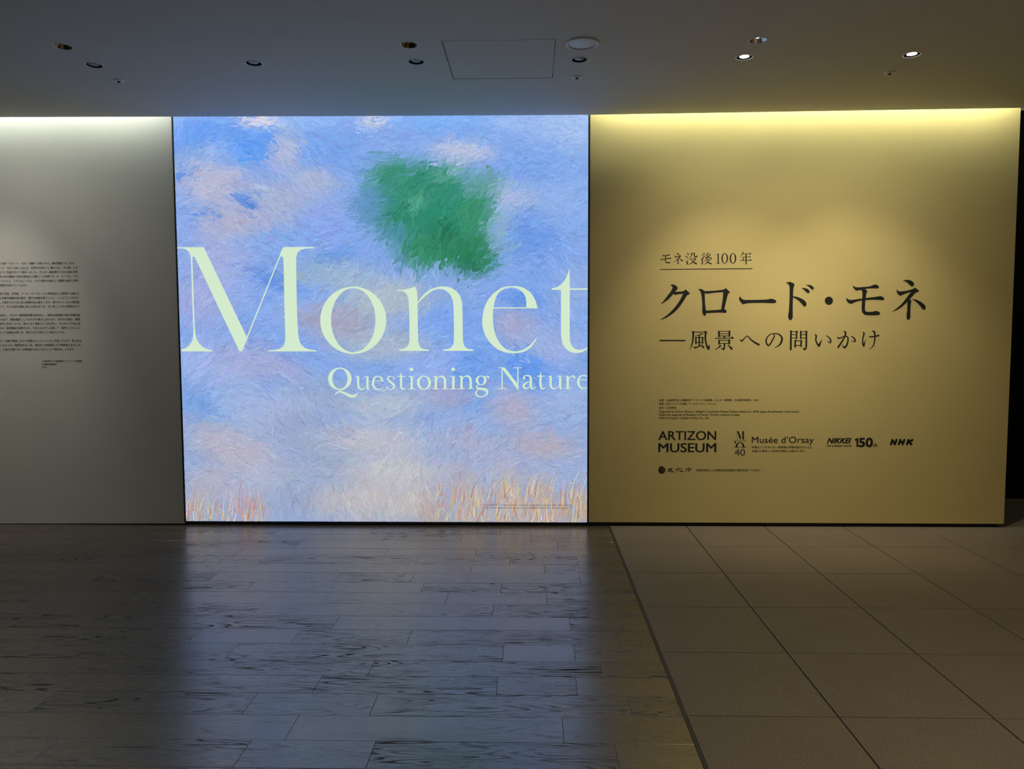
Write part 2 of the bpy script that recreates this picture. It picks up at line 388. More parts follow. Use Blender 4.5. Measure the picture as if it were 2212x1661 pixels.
# recessed adjustable spots
def make_spot(lit):
    r = empty('recessed_spotlight', (0, 0, 0))
    lathe('trim_ring', [(R_SPOT - 0.001, 0.004), (R_SPOT - 0.001, -0.0015), (R_SPOT + 0.004, -0.0022), (R_SPOT + 0.0065, 0.0)], m_trim, r)
    lathe('baffle', [(R_SPOT - 0.0015, 0.0), (R_SPOT - 0.006, 0.010), (R_SPOT - 0.007, 0.04), (0.034, 0.041), (0.034, 0.14), (0, 0.14)], m_baffle, r)
    h = lathe('lamp_head', [(0.0, 0.0045), (0.030, 0.0045), (0.033, 0.008), (0.033, 0.07), (0.0, 0.07)], m_baffle, r)
    l = lathe('lens', [(0.0, 0.0005), (0.018, 0.0012), (0.0275, 0.0042)], m_lamp if lit else m_lens, r)
    if lit: tag(l, 'glowing white lens')
    return r
SPOT_L = ['unlit recessed spotlight farthest left, below the bronze downlight left of the sprinkler',
          'unlit recessed spotlight standing alone above left part of the bright poster',
          'unlit recessed spotlight just left of the ceiling access hatch',
          'unlit black recessed spotlight between round speaker and central sprinkler',
          'lit recessed spotlight beside the silver downlight',
          'lit recessed spotlight farthest right in the ceiling']
so = make_spot(False); sl = make_spot(True)
for k, (x, y_) in enumerate(FIX_SPOT):
    src = so if k < 4 else sl
    o = src if k in (0, 4) else dup(src, (0, 0, 0))
    o.location = (x, y_, ZC); tag(o, SPOT_L[k], 'spotlight', 'recessed spotlights in the ceiling')
o = dup(sl, (-4.52, -1.28, ZC)); tag(o, 'lit recessed spotlight outside the left edge, washing the text wall', 'spotlight', 'recessed spotlights in the ceiling')

def make_down(m_ref, silver):
    r = empty('recessed_downlight', (0, 0, 0))
    lathe('trim_ring', [(R_DOWN - 0.001, 0.004), (R_DOWN - 0.001, -0.0015), (R_DOWN + 0.004, -0.0022), (R_DOWN + 0.0065, 0.0)], m_trim, r)
    lathe('reflector', [(R_DOWN - 0.0015, 0.0), (R_DOWN - 0.008, 0.010), (0.030, 0.024), (0.018, 0.036), (0.0, 0.040)], m_ref, r, 18, smooth=False)
    lathe('bulb', [(0.0, 0.010), (0.007, 0.012), (0.011, 0.018), (0.011, 0.038)], m_lampdim if silver else m_lens, r, 16)
    return r
db = make_down(m_bronze, False); ds = make_down(m_chrome, True)
DOWN_L = ['unlit bronze recessed downlight farthest left in the ceiling',
          'unlit bronze recessed downlight left of the access hatch, farther from the wall than its spotlight',
          'silver faceted recessed downlight above the lit spotlight, right of the round speaker']
for k, (x, y_) in enumerate(FIX_DOWN):
    o = (db, None, ds)[k] or dup(db, (0, 0, 0))
    o.location = (x, y_, ZC); tag(o, DOWN_L[k], 'downlight', 'recessed downlights in the ceiling')

# ceiling speaker
spk = tag(empty('ceiling_speaker', (-0.3145, -1.532, ZC)), 'large round white flat ceiling speaker right of the access hatch', 'speaker')
lathe('rim', [(0.0935, 0.0), (0.0925, -0.006), (0.089, -0.009), (0.083, -0.008), (0.079, -0.003), (0.078, 0.0)], m_white, spk, 48)
lathe('grille', [(0.078, -0.0015), (0.06, -0.0042), (0.03, -0.0052), (0.0, -0.0055)], m_white, spk, 48)

# sprinklers
def make_sprinkler():
    r = empty('sprinkler', (0, 0, 0))
    lathe('escutcheon', [(0.034, 0.0), (0.032, -0.003), (0.024, -0.006), (0.014, -0.008), (0.0135, -0.002)], m_white, r, 28)
    lathe('body', [(0.0, -0.003), (0.0075, -0.003), (0.0075, -0.010), (0.0045, -0.013), (0.0035, -0.0175), (0.0, -0.0175)], m_baffle, r, 16)
    d = []; f = []
    for k in range(12):
        a0 = 2 * math.pi * k / 12; a1 = a0 + 0.32
        b = len(d)
        for rr, aa in ((0.003, a0), (0.0125, a0), (0.0125, a1), (0.003, a1)):
            d += [(rr * math.cos(aa), rr * math.sin(aa), -0.0175), (rr * math.cos(aa), rr * math.sin(aa), -0.0187)]
        f += [(b, b + 2, b + 4, b + 6), (b + 1, b + 7, b + 5, b + 3), (b, b + 1, b + 3, b + 2), (b + 2, b + 3, b + 5, b + 4), (b + 4, b + 5, b + 7, b + 6), (b + 6, b + 7, b + 1, b)]
    mesh('deflector', d, f, m_trim, r)
    return r
sk = make_sprinkler()
for k, ((x, y_), lb) in enumerate(zip([(-3.23, -1.004), (-0.312, -0.965), (1.636, -0.978)],
        ['small ceiling sprinkler farthest left, nearer the wall than the spotlights',
         'small ceiling sprinkler in line with round speaker and black spotlight',
         'small ceiling sprinkler farthest right, beside the right lit spotlight'])):
    o = sk if k == 0 else dup(sk, (0, 0, 0))
    o.location = (x, y_, ZC); tag(o, lb, 'sprinkler', 'sprinklers in the ceiling')

# ------------------------------------------------------------------ the light box
XL2, XR2 = XL + 0.0135, XR - 0.014     # luminous face
Z0B = 0.0295
lb = tag(empty('light_box', ((XL2 + XR2) / 2, YW, Z0B)), 'tall backlit poster panel with blue painterly print and pale green lettering between the walls', 'light box')
def inlb(o):
    o.parent = lb; o.matrix_parent_inverse = Matrix.Translation(-lb.location); return o
inlb(box('housing', XL + 0.001, XR - 0.001, YW + 0.012, 0.12, 0.030, ZT, m_black))
inlb(box('frame', XL + 0.001, XL2, YW - 0.004, YW + 0.012, 0.024, ZT, m_black))
inlb(box('frame', XR2, XR - 0.001, YW - 0.004, YW + 0.012, 0.024, ZT, m_black))

# painterly print: an abstract sky in the photograph's range of colours
def PX(x): return 374 + (x - XL2) / (XR2 - XL2) * 896
def PY(z): return 252 + (3.15 - z) / (3.15 - Z0B) * 877
BASE = (132, 168, 232)
BL = [  # x, y, rx, ry, angle, colour, strength
 (460, 290, 90, 45, 0, (92, 152, 240), .9), (560, 315, 80, 28, -20, (84, 150, 242), .9), (650, 268, 70, 22, 0, (150, 188, 244), .7),
 (560, 262, 48, 14, 0, (216, 210, 222), .95), (808, 264, 30, 16, 0, (218, 212, 218), .95), (960, 268, 130, 22, 0, (120, 172, 243), .8),
 (1110, 270, 60, 18, 0, (160, 190, 240), .7), (1210, 300, 80, 60, -30, (166, 192, 236), .85), (700, 330, 90, 60, 0, (112, 160, 234), .6),
 (455, 395, 80, 62, 15, (186, 186, 212), .95), (615, 325, 36, 48, 10, (178, 184, 218), .95), (600, 430, 120, 44, 5, (172, 180, 212), .9),
 (680, 385, 52, 28, 10, (176, 184, 212), .9), (470, 320, 42, 34, 0, (140, 176, 238), .7), (530, 432, 30, 15, 30, (74, 132, 232), .95),
 (452, 452, 24, 10, 30, (80, 138, 234), .9), (408, 372, 20, 9, 30, (90, 142, 228), .9), (500, 478, 90, 34, -5, (182, 180, 204), .85),
 (470, 560, 90, 60, 30, (170, 178, 220), .8), (390, 470, 26, 60, 0, (140, 172, 236), .7), (700, 480, 60, 60, 0, (138, 168, 234), .8),
 (430, 640, 70, 60, 10, (166, 174, 222), .85), (560, 620, 80, 70, 0, (142, 172, 236), .7), (640, 660, 70, 60, 0, (140, 176, 240), .75),
 (590, 600, 60, 22, 20, (92, 140, 222), .75), (630, 592, 40, 7, 15, (160, 180, 170), .8), (700, 560, 60, 18, -20, (80, 134, 222), .6),
 (440, 780, 80, 50, 20, (166, 184, 234), .8), (560, 790, 110, 50, 20, (168, 172, 214), .85), (600, 835, 60, 22, 15, (118, 162, 232), .85),
 (430, 885, 60, 40, 30, (104, 158, 234), .9), (520, 880, 80, 50, 30, (160, 186, 234), .8), (620, 900, 80, 60, 20, (172, 188, 230), .85),
 (450, 950, 70, 40, 25, (178, 178, 204), .9), (520, 985, 90, 50, 25, (184, 180, 204), .85), (440, 1040, 60, 40, 10, (176, 176, 200), .85),
 (560, 1040, 60, 50, 20, (176, 190, 226), .7), (410, 1100, 46, 34, 80, (176, 174, 178), .85), (490, 1090, 40, 34, 80, (180, 170, 206), .85),
 (535, 1105, 34, 30, 80, (196, 162, 148), .8),
 # green foliage-like passage in loose clumps
 (856, 388, 62, 44, 0, (60, 144, 122), 1.2), (940, 400, 66, 44, 0, (48, 140, 114), 1.25), (880, 462, 74, 50, 0, (44, 136, 108), 1.3),
 (968, 470, 72, 54, 0, (42, 138, 110), 1.3), (930, 536, 70, 42, 0, (50, 136, 104), 1.25), (1016, 536, 60, 46, 0, (44, 130, 94), 1.15), (1030, 456, 44, 46, 0, (52, 140, 106), 1.0),
 (900, 430, 26, 18, -30, (84, 164, 140), .8), (960, 500, 34, 20, 20, (30, 112, 84), .9), (1010, 575, 40, 22, 10, (34, 118, 82), .9), (850, 500, 34, 22, 20, (80, 146, 170), .8), (975, 372, 40, 18, -15, (110, 170, 158), .7),
 (1050, 400, 46, 30, 0, (92, 158, 146), .8), (800, 440, 40, 40, 0, (92, 146, 190), .8), (1085, 490, 30, 50, 0, (150, 184, 208), .8),
 (1000, 330, 70, 22, 5, (196, 198, 220), .85), (1120, 420, 50, 30, 0, (190, 196, 220), .7),
 (1170, 360, 80, 60, 0, (118, 162, 234), .75), (1150, 510, 60, 50, 0, (102, 150, 228), .8), (1215, 430, 50, 60, 40, (148, 180, 236), .7),
 (1180, 580, 70, 40, 0, (126, 164, 232), .7), (1240, 620, 40, 60, 30, (152, 176, 226), .7),
 # pale middle
 (730, 590, 110, 34, 10, (162, 186, 208), .8), (850, 640, 120, 44, -6, (182, 192, 196), .85), (720, 690, 100, 40, 8, (172, 166, 184), .8),
 (830, 740, 120, 36, 0, (176, 188, 200), .8), (950, 600, 70, 30, 0, (132, 170, 228), .8), (960, 690, 60, 50, 0, (124, 164, 236), .8),
 (1020, 730, 60, 50, 0, (126, 168, 238), .8), (1110, 700, 52, 40, 0, (168, 172, 206), .9), (1130, 640, 40, 20, 0, (98, 150, 232), .8),
 (1200, 740, 60, 40, 0, (164, 180, 226), .8), (930, 790, 60, 40, 0, (150, 178, 240), .8), (1020, 800, 40, 40, 0, (104, 156, 236), .85),
 (1140, 795, 60, 28, 20, (96, 152, 238), .95), (960, 850, 60, 26, 10, (160, 162, 202), .85), (1030, 870, 34, 18, 0, (112, 162, 238), .85),
 (1110, 880, 52, 40, 20, (178, 172, 202), .9), (1220, 860, 60, 40, 0, (154, 182, 232), .8), (990, 915, 60, 30, 0, (142, 174, 234), .8),
 (1010, 950, 70, 26, 10, (166, 170, 208), .8), (1170, 960, 80, 34, 5, (174, 168, 194), .95), (1070, 1000, 90, 34, 0, (162, 176, 222), .8),
 (1190, 1030, 70, 34, 0, (148, 172, 226), .8), (980, 1040, 50, 40, 60, (164, 160, 200), .75),
 (1215, 1065, 50, 18, 0, (130, 162, 230), .8),
 # lower middle: low pale bank and bluish haze
 (700, 850, 110, 36, 8, (150, 174, 214), .9), (830, 870, 90, 34, -5, (180, 194, 214), .9), (660, 930, 100, 44, 5, (134, 160, 210), .9),
 (800, 950, 120, 40, 0, (194, 198, 212), .9), (700, 1010, 120, 36, 0, (146, 168, 210), .9), (850, 1020, 110, 40, 0, (202, 204, 206), .95),
 (640, 1080, 90, 44, 0, (138, 162, 210), .9), (780, 1085, 120, 44, 0, (198, 192, 194), .95), (900, 1085, 60, 40, 0, (200, 194, 186), .9),
 # dry meadow
 (930, 1110, 50, 26, 80, (186, 166, 168), .9), (1010, 1095, 70, 40, 80, (190, 176, 168), .9), (1100, 1085, 70, 40, 80, (200, 184, 160), .95),
 (1170, 1100, 70, 34, 80, (196, 172, 150), .95), (1245, 1095, 34, 44, 80, (186, 158, 128), 1.0), (1060, 1120, 200, 16, 0, (178, 166, 160), .7),
]
_b = np.array([[b[0], b[1], b[2], b[3], math.radians(b[4]), b[6]] for b in BL]); _c = np.array([b[5] for b in BL], float)
def field(px, py):
    """colour (sRGB 0..255) of the print"""
    col = np.array(BASE, float)
    dx, dy = px - _b[:, 0], py - _b[:, 1]; ca, sa = np.cos(_b[:, 4]), np.sin(_b[:, 4])
    u = (dx * ca + dy * sa) / _b[:, 2]; v = (-dx * sa + dy * ca) / _b[:, 3]
    r2 = u * u + v * v
    w = _b[:, 5] * np.exp(-(r2 ** 1.6) * 0.9)
    for k in np.nonzero(w > 0.03)[0]:
        t = min(1.0, w[k]); col = col * (1 - t) + _c[k] * t
    g_ = 0.34 * min(1.0, max(0.0, (py - 780) / 180))      # the lower part is greyer, as the dry meadow comes up
    return col * (1 - g_) + np.array((186, 180, 182), float) * g_
def angle(px, py):
    a = 0.55 * math.sin(px / 95 + 1.3) + 0.5 * math.sin(py / 80 + px / 210) - 0.25
    if py > 1045: a = 1.45 - (px - 800) / 1600
    return a
verts = []; faces = []; cols = []
def quadcol(c, jit=7):
    c = np.clip(c + rng.normal(0, jit * .55, 3) + rng.normal(0, jit), 0, 255)
    return (*lin(c), 1.0)
# undercoat
nx, nz = 48, 48; zt_ = 3.30
gx = np.linspace(XL2, XR2, nx + 1); gz = np.linspace(Z0B, zt_, nz + 1)
for j in range(nz + 1):
    for i in range(nx + 1):
        verts.append((gx[i], YW, gz[j])); cols.append((*lin(field(PX(gx[i]), PY(gz[j]))), 1))
for j in range(nz):
    for i in range(nx):
        a = j * (nx + 1) + i; faces.append((a, a + 1, a + nx + 2, a + nx + 1))
def strokes(n, ln, wd, y0, y1, jit, warp):
    for k in range(n):
        cx = rng.uniform(XL2, XR2); cz = rng.uniform(Z0B, zt_)
        px, py = PX(cx), PY(cz)
        c = quadcol(field(px + rng.normal(0, warp), py + rng.normal(0, warp)), jit)
        a = angle(px, py) + rng.normal(0, 0.38); l = ln * rng.uniform(.5, 1.5); w = wd * rng.uniform(.5, 1.4); bend = rng.normal(0, 0.25)
        yy = y0 + (y1 - y0) * k / n
        ca, sa = math.cos(a), math.sin(a); b = len(verts)
        prof = (0.25, 0.9, 1.0, 0.8, 0.2)
        for q, pw in enumerate(prof):
            t = q / (len(prof) - 1) - 0.5; s_ = bend * l * (t * t * 4 - 1) * 0.5
            for e_ in (-1, 1):
                u = t * l; v = s_ + e_ * w / 2 * pw * rng.uniform(.75, 1.15)
                verts.append((min(XR2, max(XL2, cx + u * ca + v * sa)), yy, min(zt_, max(Z0B, cz - u * sa + v * ca)))); cols.append(c)
        for q in range(len(prof) - 1):
            faces.append((b + 2 * q, b + 2 * q + 2, b + 2 * q + 3, b + 2 * q + 1))
strokes(700, 0.22, 0.075, YW - 0.0003, YW - 0.0008, 5, 8)
strokes(3200, 0.15, 0.036, YW - 0.0009, YW - 0.0018, 4, 5)
strokes(8500, 0.085, 0.016, YW - 0.0019, YW - 0.0028, 5, 4)
strokes(6000, 0.05, 0.005, YW - 0.0029, YW - 0.0034, 8, 3)
# flecks and grass blades
for k in range(420):
    cx = rng.uniform(-1.35, XR2); h = rng.uniform(0.06, 0.26) * (0.5 + 0.5 * (cx + 1.35) / 1.2); cz = Z0B + rng.uniform(-0.02, 0.22)
    if rng.random() < .25: cx = rng.uniform(XL2, -2.7); h *= .9; cz = Z0B + rng.uniform(-.02, .1)
    c = quadcol(np.array(random.choice([(206, 150, 118), (212, 192, 140), (190, 130, 124), (170, 170, 150), (224, 206, 176), (150, 170, 214)]), float), 9)
    lean = rng.normal(0.18, 0.2) * h; w = rng.uniform(.004, .010); b = len(verts); yy = YW - 0.0035 - 0.0003 * k / 420
    for t in (0, .5, 1):
        for e_ in (-1, 1):
            verts.append((min(XR2, max(XL2, cx + lean * t * t + e_ * w / 2 * (1 - .8 * t))), yy, max(Z0B, cz + h * t))); cols.append(c)
    faces += [(b, b + 2, b + 3, b + 1), (b + 2, b + 4, b + 5, b + 3)]
m_print = bpy.data.materials.new('backlit_print'); m_print.use_nodes = True
nt = m_print.node_tree; L = nt.links; bs = nt.nodes['Principled BSDF']
bs.inputs['Base Color'].default_value = (0.10, 0.11, 0.12, 1); bs.inputs['Roughness'].default_value = 0.5; bs.inputs['Specular IOR Level'].default_value = 0.2
at_ = N(m_print, 'ShaderNodeAttribute', attribute_name='paint'); tc = N(m_print, 'ShaderNodeTexCoord')
mp = N(m_print, 'ShaderNodeMapping'); mp.inputs['Rotation'].default_value = (0, 0.6, 0); mp.inputs['Scale'].default_value = (60, 1, 170)
nz1 = N(m_print, 'ShaderNodeTexNoise'); nz1.inputs['Scale'].default_value = 1.0; nz1.inputs['Detail'].default_value = 3
nz2 = N(m_print, 'ShaderNodeTexNoise'); nz2.inputs['Scale'].default_value = 190.0; nz2.inputs['Detail'].default_value = 2
L.new(tc.outputs['Object'], mp.inputs['Vector']); L.new(mp.outputs[0], nz1.inputs['Vector']); L.new(tc.outputs['Object'], nz2.inputs['Vector'])
ad = N(m_print, 'ShaderNodeMath', operation='ADD'); L.new(nz1.outputs['Fac'], ad.inputs[0]); L.new(nz2.outputs['Fac'], ad.inputs[1])
mr = N(m_print, 'ShaderNodeMapRange'); mr.inputs['From Min'].default_value = 0.6; mr.inputs['From Max'].default_value = 1.4
mr.inputs['To Min'].default_value = 0.72; mr.inputs['To Max'].default_value = 1.20; L.new(ad.outputs[0], mr.inputs['Value'])
L.new(at_.outputs['Color'], bs.inputs['Emission Color']); L.new(mr.outputs[0], bs.inputs['Emission Strength'])
pr = mesh('printed_face', verts, faces, m_print)
ca_ = pr.data.color_attributes.new('paint', 'FLOAT_COLOR', 'POINT'); ca_.data.foreach_set('color', np.array(cols, dtype=np.float32).ravel())
inlb(pr)

# ------------------------------------------------------------------ lettering tools
class Pen:
    """collects filled outlines given in the pixels of a photo crop and lays them on the wall plane"""
    def __init__(s, ox, oy, k, y): s.o = (ox, oy, k); s.y = y; s.v = []; s.f = []; s.n = 0
    def w(s, x, y):
        p = at(s.o[0] + x * s.o[2], s.o[1] + y * s.o[2], y=s.y); return (p[0], s.y - 5e-5 * s.n, p[2])   # overlapping cuts of vinyl lie on one another
    def at_crop(s, ox, oy, k): s.o = (ox, oy, k); return s
    def poly(s, *loops_):
        t = tessellate_polygon([[Vector((x, -y, 0)) for x, y in l] for l in loops_])
        b = len(s.v); s.n += 1
        for l in loops_: s.v += [s.w(x, y) for x, y in l]
        for tr in t:
            a = [s.v[b + i] for i in tr]
            area2 = (a[1][0] - a[0][0]) * (a[2][2] - a[0][2]) - (a[2][0] - a[0][0]) * (a[1][2] - a[0][2])
            s.f.append(tuple(b + i for i in (tr if area2 > 0 else tr[::-1])))
    @staticmethod
    def smooth(pts, n=5):
        """closed outline; points with a third item are corners"""
        out = []; m = len(pts)
        for i in range(m):
            p0, p1, p2, p3 = pts[i - 1], pts[i], pts[(i + 1) % m], pts[(i + 2) % m]
            c1, c2 = len(p1) > 2, len(p2) > 2
            P1, P2 = np.array(p1[:2], float), np.array(p2[:2], float)
            out.append(tuple(P1))
            if c1 and c2: continue
            P0 = np.array(p0[:2], float) if not c1 else 2 * P1 - P2
            P3 = np.array(p3[:2], float) if not c2 else 2 * P2 - P1
            d = max(1e-6, np.linalg.norm(P2 - P1))
            T1 = (P2 - P0) / max(1e-6, np.linalg.norm(P1 - P0) + d) * d
            T2 = (P3 - P1) / max(1e-6, np.linalg.norm(P3 - P2) + d) * d
            for k in range(1, n):
                t = k / n; h1 = 2 * t**3 - 3 * t**2 + 1; h2 = -2 * t**3 + 3 * t**2; h3 = t**3 - 2 * t**2 + t; h4 = t**3 - t**2
                out.append(tuple(h1 * P1 + h2 * P2 + h3 * T1 + h4 * T2))
        return out
    def shape(s, *loops_): s.poly(*[s.smooth(l) for l in loops_])
    def ell(s, cx, cy_, rx, ry, *hole, n=44):
        f = lambda a, b, c, d: [(a + c * math.cos(2 * math.pi * k / n), b + d * math.sin(2 * math.pi * k / n)) for k in range(n)]
        s.poly(f(cx, cy_, rx, ry), *([f(*hole)] if hole else []))
    def bar(s, x0, y0, x1, y1, w): s.rib((x0, y0, w), (x1, y1, w), cap=False)
    def rib(s, *pts, cap=True, n=5):
        """brush stroke: (x, y, width) along a smooth centre line"""
        P = np.array([p[:2] for p in pts], float); W = np.array([p[2] for p in pts], float)
        if len(P) > 2:
            cs, ws = [], []
            for i in range(len(P) - 1):
                p0 = P[i - 1] if i else 2 * P[0] - P[1]; p3 = P[i + 2] if i + 2 < len(P) else 2 * P[-1] - P[-2]
                d = np.linalg.norm(P[i + 1] - P[i]) + 1e-6
                T1 = (P[i + 1] - p0) / (np.linalg.norm(P[i] - p0) + d) * d; T2 = (p3 - P[i]) / (np.linalg.norm(p3 - P[i + 1]) + d) * d
                for k in range(n):
                    t = k / n; h1 = 2 * t**3 - 3 * t**2 + 1; h2 = 1 - h1; h3 = t**3 - 2 * t**2 + t; h4 = t**3 - t**2
                    cs.append(h1 * P[i] + h2 * P[i + 1] + h3 * T1 + h4 * T2); ws.append(W[i] * (1 - t) + W[i + 1] * t)
            cs.append(P[-1]); ws.append(W[-1]); P = np.array(cs); W = np.array(ws)
        T = np.gradient(P, axis=0); T /= (np.linalg.norm(T, axis=1)[:, None] + 1e-9); Nn = np.stack([-T[:, 1], T[:, 0]], 1)
        A = P + Nn * W[:, None] / 2; B = P - Nn * W[:, None] / 2
        s.n += 1; b = len(s.v); s.v += [s.w(*q) for q in A] + [s.w(*q) for q in B]; m = len(P)
        for i in range(m - 1): s.f.append((b + i, b + i + 1, b + m + i + 1, b + m + i))
        if cap:
            for q, w_ in ((P[0], W[0]), (P[-1], W[-1])):
                if w_ > 7: s.ell(q[0], q[1], w_ / 2, w_ / 2, n=12)
    def done(s, name, m, parent, label=None, y=None):
        if y is not None: s.v = [(a, y, c) for a, _, c in s.v]
        o = mesh(name, s.v, s.f, m); o.parent = parent
        if parent is lb: o.matrix_parent_inverse = Matrix.Translation(-lb.location)
        s.v = []; s.f = []; s.n = 0
        if label: o['label'] = label
        return o

YP = YW - 0.0040   # plane the letters of the print were measured on
YL = YW - 0.0012   # vinyl on the walls
# --- giant word on the print
C1, C2, C3 = (370, 510, .16854), (660, 580, .15823), (980, 560, .14014)
pn = Pen(*C1, YP)
pn.shape([(78, 142, 1), (415, 142, 1), (966, 1292, 1), (1432, 140, 1), (1828, 138, 1), (1828, 155, 1), (1710, 163), (1645, 185), (1610, 232), (1600, 300), (1612, 1000, 1), (1620, 1150), (1632, 1300), (1660, 1385), (1710, 1430), (1780, 1455), (1860, 1463, 1), (1860, 1477, 1), (1246, 1477, 1), (1246, 1463, 1), (1330, 1457), (1400, 1435), (1445, 1395), (1460, 1330), (1458, 1150), (1450, 900, 1), (1437, 300), (1424, 264), (1398, 262, 1), (908, 1476, 1), (872, 1476, 1), (302, 270, 1), (288, 262), (269, 268, 1), (290, 900, 1), (300, 1150), (312, 1270), (338, 1345), (390, 1408), (450, 1445), (530, 1463, 1), (530, 1477, 1), (130, 1477, 1), (130, 1452, 1), (200, 1425), (250, 1375), (275, 1320), (283, 1240), (281, 1150), (268, 800, 1), (250, 290), (240, 230), (212, 190), (165, 163), (78, 156, 1)])
pn.done('letter', m_letter, lb, y=YP)
pn.at_crop(*C2); pn.ell(651, 706, 450, 459, 652, 705, 303, 438, n=72); pn.done('letter', m_letter, lb)
pn.shape([(1262, 291, 1), (1330, 290), (1420, 270), (1500, 247, 1), (1520, 330), (1530, 430), (1529, 462, 1), (1610, 358), (1720, 280), (1850, 246), (1975, 260), (2075, 325), (2128, 425), (2141, 560), (2150, 980), (2165, 1045), (2200, 1087), (2292, 1107, 1), (2292, 1124, 1), (1880, 1124, 1), (1880, 1107, 1), (1965, 1090), (2012, 1048), (2025, 980), (2022, 560), (2008, 430), (1960, 340), (1885, 287), (1800, 282), (1700, 322), (1610, 400), (1531, 478, 1), (1537, 980), (1552, 1050), (1592, 1092), (1682, 1107, 1), (1682, 1124, 1), (1274, 1124, 1), (1274, 1107, 1), (1352, 1092), (1400, 1050), (1418, 980), (1412, 500), (1400, 390), (1362, 330), (1315, 308), (1262, 306, 1)])
pn.done('letter', m_letter, lb)
pn.at_crop(*C3)
pn.shape([(1292, 756, 1), (1262, 640), (1180, 510), (1050, 430), (900, 412), (740, 440), (590, 550), (490, 700), (443, 900), (455, 1080), (520, 1230), (640, 1360), (780, 1430), (920, 1448), (1080, 1425), (1200, 1345), (1286, 1222, 1), (1268, 1219, 1), (1170, 1330), (1050, 1400), (930, 1418), (810, 1385), (710, 1290), (640, 1150), (606, 960), (609, 758, 1)],
         [(615, 742, 1), (640, 620), (700, 510), (800, 447), (900, 433), (1000, 460), (1080, 530), (1116, 620), (1120, 742, 1)])
pn.done('letter', m_letter, lb)
pn.shape([(1786, 143, 1), (1790, 448, 1), (2064, 448, 1), (2064, 470, 1), (1790, 470, 1), (1790, 1200), (1800, 1290), (1845, 1362), (1920, 1393), (2000, 1386), (2063, 1355, 1), (2063, 1382, 1), (1985, 1427), (1890, 1445), (1780, 1415), (1700, 1340), (1665, 1240), (1655, 1100), (1655, 470, 1), (1510, 470, 1), (1512, 450, 1), (1600, 425), (1690, 350), (1750, 250), (1781, 143, 1)])
pn.done('letter', m_letter, lb)
# --- second line of the print, letter by letter
D1, D2 = (690, 780, .13562), (980, 780, .13562)
def fin(): pn.done('letter', m_letter, lb)
pn.at_crop(*D1)
pn.ell(325, 281, 187, 178, 326, 281, 122, 161); pn.rib((250, 530, 14), (300, 490, 13), (372, 450, 10)); pn.rib((262, 518, 8), (330, 490, 18), (400, 510, 32), (480, 550, 44), (550, 560, 38), (592, 532, 22), (610, 500, 6)); fin()
pn.rib((617, 242, 34), (617, 380, 32), (632, 428, 30), (672, 450, 18), (712, 435, 12), (750, 405, 8), cap=False); pn.bar(568, 247, 618, 247, 12); pn.rib((766, 242, 34), (766, 400, 34), (772, 445, 24), cap=False); pn.bar(712, 247, 766, 247, 12); pn.bar(755, 455, 808, 444, 12); fin()
def small_e(x, y_, cut=None):
    pn.bar(x - 62, y_ - 28, x + 90, y_ - 28, 11)
    pn.rib((x + 76, y_ - 30, 34), (x + 60, y_ - 72, 28), (x + 5, y_ - 104, 14), (x - 48, y_ - 80, 26), (x - 76, y_ - 10, 36), (x - 64, y_ + 56, 34), (x - 28, y_ + 96, 24), (x + 18, y_ + 108, 16), (x + 62, y_ + 90, 10), (x + 90, y_ + 62, 6), cap=False)
small_e(928, 345); fin()
pn.rib((1182, 292, 6), (1170, 258, 8), (1130, 240, 14), (1092, 262, 22), (1098, 302, 28), (1142, 340, 36), (1185, 378, 32), (1190, 418, 26), (1152, 450, 15), (1104, 444, 12), (1078, 408, 6), cap=False); pn.bar(1186, 238, 1186, 302, 9); pn.bar(1075, 392, 1075, 456, 9); fin()
pn.rib((1303, 182, 5), (1300, 222, 22), (1300, 250, 34), (1300, 390, 34), (1312, 436, 28), (1344, 450, 14), (1378, 422, 6), cap=False); pn.bar(1245, 244, 1370, 244, 13); fin()
def small_i(x, y_, top=True):
    pn.bar(x, y_ - 103, x, y_ + 103, 36); pn.bar(x - 50, y_ - 97, x, y_ - 97, 12); pn.bar(x - 54, y_ + 101, x + 58, y_ + 101, 11)
    if top: pn.ell(x - 4, y_ - 212, 28, 28)
small_i(1469, 343); fin()
pn.ell(1665, 345, 112, 113, 1666, 345, 69, 98); fin()
def small_n(x, y_):
    pn.bar(x, y_ - 103, x, y_ + 103, 36); pn.bar(x - 48, y_ - 97, x, y_ - 97, 12); pn.bar(x - 48, y_ + 101, x + 50, y_ + 101, 11)
    pn.rib((x + 14, y_ - 52, 8), (x + 50, y_ - 92, 15), (x + 102, y_ - 98, 28), (x + 138, y_ - 62, 36), (x + 146, y_ - 10, 36), (x + 146, y_ + 103, 36), cap=False); pn.bar(x + 95, y_ + 101, x + 200, y_ + 101, 11)
small_n(1855, 343); fin()
small_i(2134, 343); fin()
pn.at_crop(*D2)
small_n(125, 338); fin()
pn.ell(437, 305, 87, 76, 437, 305, 46, 65); pn.rib((498, 256, 10), (525, 240, 15), (550, 252, 22)); pn.ell(552, 255, 17, 17)
pn.rib((396, 372, 8), (364, 402, 16), (376, 430, 30), (430, 442, 36), (500, 450, 36), (534, 485, 34), (520, 535, 22), (450, 567, 13), (385, 558, 20), (357, 520, 26), (366, 480, 16), (400, 455, 8), cap=False); fin()
pn.bar(772, 108, 772, 440, 17); pn.bar(712, 440, 842, 440, 11); pn.bar(715, 106, 790, 106, 11); pn.bar(1023, 106, 1023, 400, 17); pn.bar(957, 106, 1082, 106, 11)
pn.poly([(752, 101), (814, 101), (1032, 385), (1032, 455), (1020, 452), (780, 132)]); fin()
